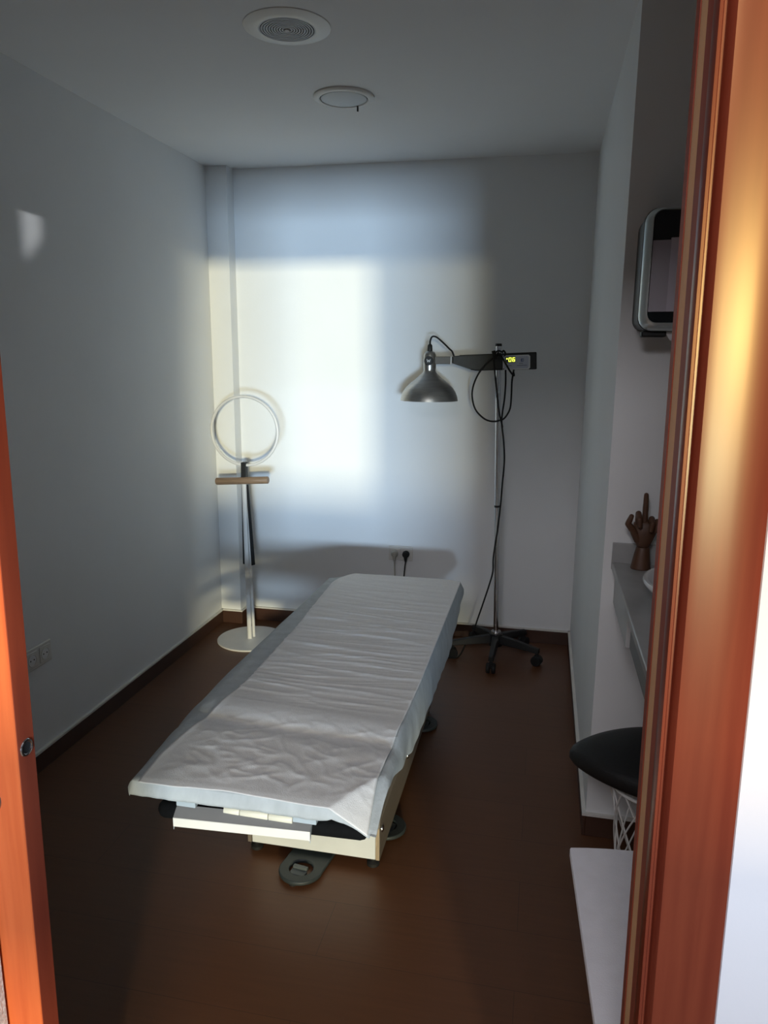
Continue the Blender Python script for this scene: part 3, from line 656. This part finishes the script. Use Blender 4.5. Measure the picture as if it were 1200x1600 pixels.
# ------------------------------------------------------------------ alcove on the right: worktop with basin, dispenser, wooden hand, stool
CZ, CX = 0.910, 0.219
CT = thing('washbasin_counter', (0.55, 1.75, 0.78), 'grey quartz washbasin counter fixed in the alcove on the right', 'counter')
MB().box((CX,1.05,CZ-0.022),(XA,YA-0.012,CZ)).build('countertop', M['quartz'], CT, bevel=0.003)
MB().box((CX-0.001,YA-0.012,CZ-0.022),(XA,YA,CZ+0.058)).build('backsplash', M['quartz'], CT, bevel=0.0015)
MB().box((CX+0.012,1.86,CZ-0.128),(CX+0.030,YA,CZ-0.022)).build('apron', M['apron'], CT, bevel=0.002)
MB().box((CX+0.022,1.05,CZ-0.126),(CX+0.036,1.86,CZ-0.022)).build('apron_recess_shade', M['apron_shade'], CT, bevel=0.0015)  # set-back board standing in for the shaded recess
BS = thing('wash_basin', (0.445, 1.885, CZ), 'white round wash basin set on the grey counter', 'basin')
MB().lathe([(0.0,0.0),(0.115,0.0),(0.135,0.004),(0.165,0.022),(0.178,0.036),(0.181,0.043),(0.179,0.049),(0.173,0.050),(0.166,0.045),(0.14,0.026),(0.10,0.014),(0.0,0.010)], (0.445,1.885,CZ+0.0006), seg=64).build('bowl', M['ceramic'], BS, angle=60)
MB().lathe([(0.0,0.010),(0.022,0.010),(0.021,0.014),(0.0,0.015)], (0.445,1.885,CZ+0.0006), seg=24).build('drain', M['chrome'], BS)

# towel dispenser on the alcove wall
DP = thing('paper_towel_dispenser', (0.36, YA, 1.56), 'smoked grey towel dispenser with silver rim on the alcove wall', 'dispenser')
def rrect(x0, x1, z0, z1, r, n=6):
    P = []
    for cx, cz, a0 in ((x0+r,z0+r,PI),(x1-r,z0+r,1.5*PI),(x1-r,z1-r,0),(x0+r,z1-r,0.5*PI)):
        for k in range(n+1):
            a = a0+0.5*PI*k/n; P.append((cx+r*math.cos(a), cz+r*math.sin(a)))
    return P
DX0, DX1, DZ0, DZ1 = 0.2245, 0.525, 1.5665, 1.8665
b = MB(); b.rings([[Vector((x,y,z)) for x, z in rrect(DX0+i,DX1-i,DZ0+i,DZ1-i,0.035-i*0.6)] for y, i in ((YA,0.002),(2.12,0.002),(2.11,0.0),(2.075,0.0))]); b.build('body', M['blackarm'], DP)
def disp_rect(il, it, ib, r): return rrect(DX0+il, DX1-il, DZ0+ib, DZ1-it, r)
b = MB(); b.rings([[Vector((x,y,z)) for x, z in disp_rect(il,it,ib,r)] for y, il, it, ib, r in ((2.075,0.001,0.001,0.001,0.036),(2.068,0.001,0.001,0.001,0.036),(2.056,0.006,0.003,0.006,0.034),(2.048,0.015,0.006,0.014,0.028),(2.047,0.019,0.008,0.020,0.024),(2.052,0.020,0.009,0.021,0.024),(2.075,0.020,0.009,0.021,0.024))], closed=True); b.build('bezel', M['silver'], DP)
b = MB(); b.rings([[Vector((x,y,z)) for x, z in disp_rect(0.0195,0.0085,0.0205,0.024)] for y in (2.070,2.053)]); b.build('front_window', M['smoke'], DP)
def bow(x): return 2.0525-0.010*math.sin(PI*(x-DX0)/(DX1-DX0))
b = MB(); b.rings([[Vector((x,bow(x),z)) for x in (0.2460,0.265,0.2885)]+[Vector((x,2.056,z)) for x in (0.2885,0.265,0.2460)] for z in (1.614,1.786)]); b.build('window_panel', M['smokelight'], DP)
b = MB(); b.rings([[Vector((x,bow(x)-0.002,z)) for x in (0.2885,0.32,0.36,0.40,0.44,0.503)]+[Vector((x,2.056,z)) for x in (0.503,0.44,0.40,0.36,0.32,0.2885)] for z in (1.614,1.791)]); b.build('window_panel', mat('pale_silver_plastic', (0.56,0.52,0.60), 0.35, var=0.05, vscale=3), DP)
MB().box((0.2385,2.085,1.5525),(0.300,2.125,1.5680)).build('tear_bar', M['black'], DP, bevel=0.004)
MB().prism([(0.296,2.09,1.5665),(0.42,2.09,1.5665),(0.42,2.09,1.505),(0.345,2.09,1.520),(0.31,2.09,1.545)], (0,0.002,0)).build('paper_tail', M['tissue'], DP)

# wooden artist's hand
hx, hy, hz = 0.2925, 2.160, CZ+0.0006
WH = thing('wooden_hand_model', (hx,hy,hz), 'jointed wooden artist hand on the counter, one finger raised', 'hand model')
mm = 0.001
def H(x, y, z): return (hx+x*mm, hy+y*mm, hz+z*mm)
def oval_loft(secs, n=24):
    b = MB(); b.rings([[Vector(H(cx+rx*math.cos(2*PI*k/n), cy+ry*math.sin(2*PI*k/n), z)) for k in range(n)] for cx, cy, rx, ry, z in secs]); return b
oval_loft([(0,0,27,24,0),(0,0,28,25,2),(0,0,26,23,12),(1,0,22,19,40),(2,0,19,16,58),(2,0,17,14,63)]).build('wrist', M['handwood'], WH)
oval_loft([(2,0,8,7,60),(2,0,17,13,66),(2,0,22,15,76),(2,0,29,17,94),(4,1,34,17,112),(6,2,34,15,126),(6,2,32,12,134),(6,2,26,8,139)]).build('palm', M['handwood'], WH, angle=70)
def finger(pts, rads, name):
    b = MB()
    P = [H(*p) for p in pts]
    for i in range(len(P)-1):
        a, c = Vector(P[i]), Vector(P[i+1]); r0, r1 = rads[i]*mm, rads[i+1]*mm; d = (c-a)
        L = d.length; d.normalize(); n_ = 6
        path, rr = [], []
        for k in range(n_+1):
            s = k/n_*PI/2; path.append(a-d*r0*math.cos(s)*0.9); rr.append(max(r0*math.sin(s),1e-5))
        for k in range(1, 5):
            q = k/5; path.append(a.lerp(c,q)); rr.append((r0+(r1-r0)*q)*(1+0.06*math.sin(PI*q)))
        for k in range(n_+1):
            s = k/n_*PI/2; path.append(c+d*r1*math.sin(s)*0.9); rr.append(max(r1*math.cos(s),1e-5))
        b.tube(path, rr, seg=14)
    return b.build(name, M['handwood'], WH, angle=60)
finger([(2,0,130),(1.5,1,163),(1,1,190),(0.5,0,214)], [8.2,7.6,7.0,6.2], 'middle_finger')
finger([(-16,0,130),(-18,-12,162),(-17,-34,150),(-14,-32,130)], [8.2,8.2,7.4,6.5], 'index_finger')
finger([(17,0,128),(18,-14,149),(18,-36,140),(16,-33,120)], [8.2,8.4,7.4,6.5], 'ring_finger')
finger([(31,0,124),(33,-12,142),(33,-31,134),(31,-29,117)], [7.6,7.6,6.8,6.0], 'little_finger')
finger([(-14,-4,84),(-30,-12,114),(-45,-18,132),(-37,-20,155)], [10.5,9.0,8.2,6.6], 'thumb')

# stool with wire base
SX, SY = 0.335, 1.86
ST = thing('wire_stool', (SX,SY,0), 'black cushioned stool on a white wire base in front of the counter', 'stool')
def rhomb(r, a, p):
    return r/((abs(math.cos(a))**p+abs(math.sin(a))**p)**(1/p))
b = MB()
b.rings([[Vector((SX+rhomb(r,2*PI*k/64,p)*math.cos(2*PI*k/64), SY+ys*rhomb(r,2*PI*k/64,p)*math.sin(2*PI*k/64), z)) for k in range(64)]
    for r, z, p, ys in ((0.02,0.424,2,1),(0.112,0.424,2,0.62),(0.124,0.427,1.9,0.62),(0.165,0.438,1.7,0.65),(0.203,0.450,1.5,0.70),(0.2170,0.457,1.45,0.74),(0.2235,0.466,1.45,0.73),(0.2235,0.483,1.45,0.73),(0.2190,0.493,1.45,0.73),(0.205,0.5005,1.5,0.73),(0.165,0.508,1.6,0.76),(0.10,0.515,1.8,0.85),(0.05,0.518,2,1),(0.005,0.519,2,1))])
b.build('seat', M['leather'], ST, angle=60)
wb = MB(); nW = 11
def rad(z): return 0.090+0.024*abs((z-0.21)/0.21)**1.6
for sgn in (1,-1):
    for k in range(nW):
        a0 = 2*PI*k/nW+(0.2 if sgn > 0 else 0.0); pts = []
        for q in range(17):
            z = 0.012+0.412*q/16; a = a0+sgn*1.9*(q/16); r = rad(z)+(0.003 if sgn > 0 else -0.001)
            pts.append((SX+r*math.cos(a), SY+r*math.sin(a), z))
        wb.tube(pts, 0.0023, seg=8)
wb.build('wire_cage', M['white'], ST)
for z, nm in ((0.006,'base_ring'),(0.419,'top_ring')):
    r = rad(z)+0.002
    MB().tube([(SX+r*math.cos(2*PI*k/48), SY+r*math.sin(2*PI*k/48), z) for k in range(48)], 0.0045, seg=10, closed=True).build(nm, M['white'], ST)

# white low table inside the door
DZ = 0.45
DK = thing('low_table', (0.45, 1.22, 0), 'plain white low table at the lower right, just inside the door', 'table')
poly = [(0.80,0.93),(0.1375,0.93)]+[(0.130-0.0265*((y-1.055)/0.445), y) for y in (0.98,1.03,1.08,1.14,1.20,1.26,1.32,1.38,1.44,1.496)]+[(0.1055,1.501),(0.14,1.508),(0.18,1.514),(0.24,1.520),(0.35,1.525),(0.50,1.523),(0.80,1.51)]
MB().prism([(x,y,DZ-0.018) for x, y in poly], (0,0,0.018)).build('table_top', M['desk'], DK, bevel=0.0012)
for x, y in ((0.36,0.99),(0.76,0.99),(0.36,1.44),(0.76,1.44)):
    MB().box((x-0.016,y-0.016,0),(x+0.016,y+0.016,DZ-0.018)).build('leg', M['white'], DK, bevel=0.002)
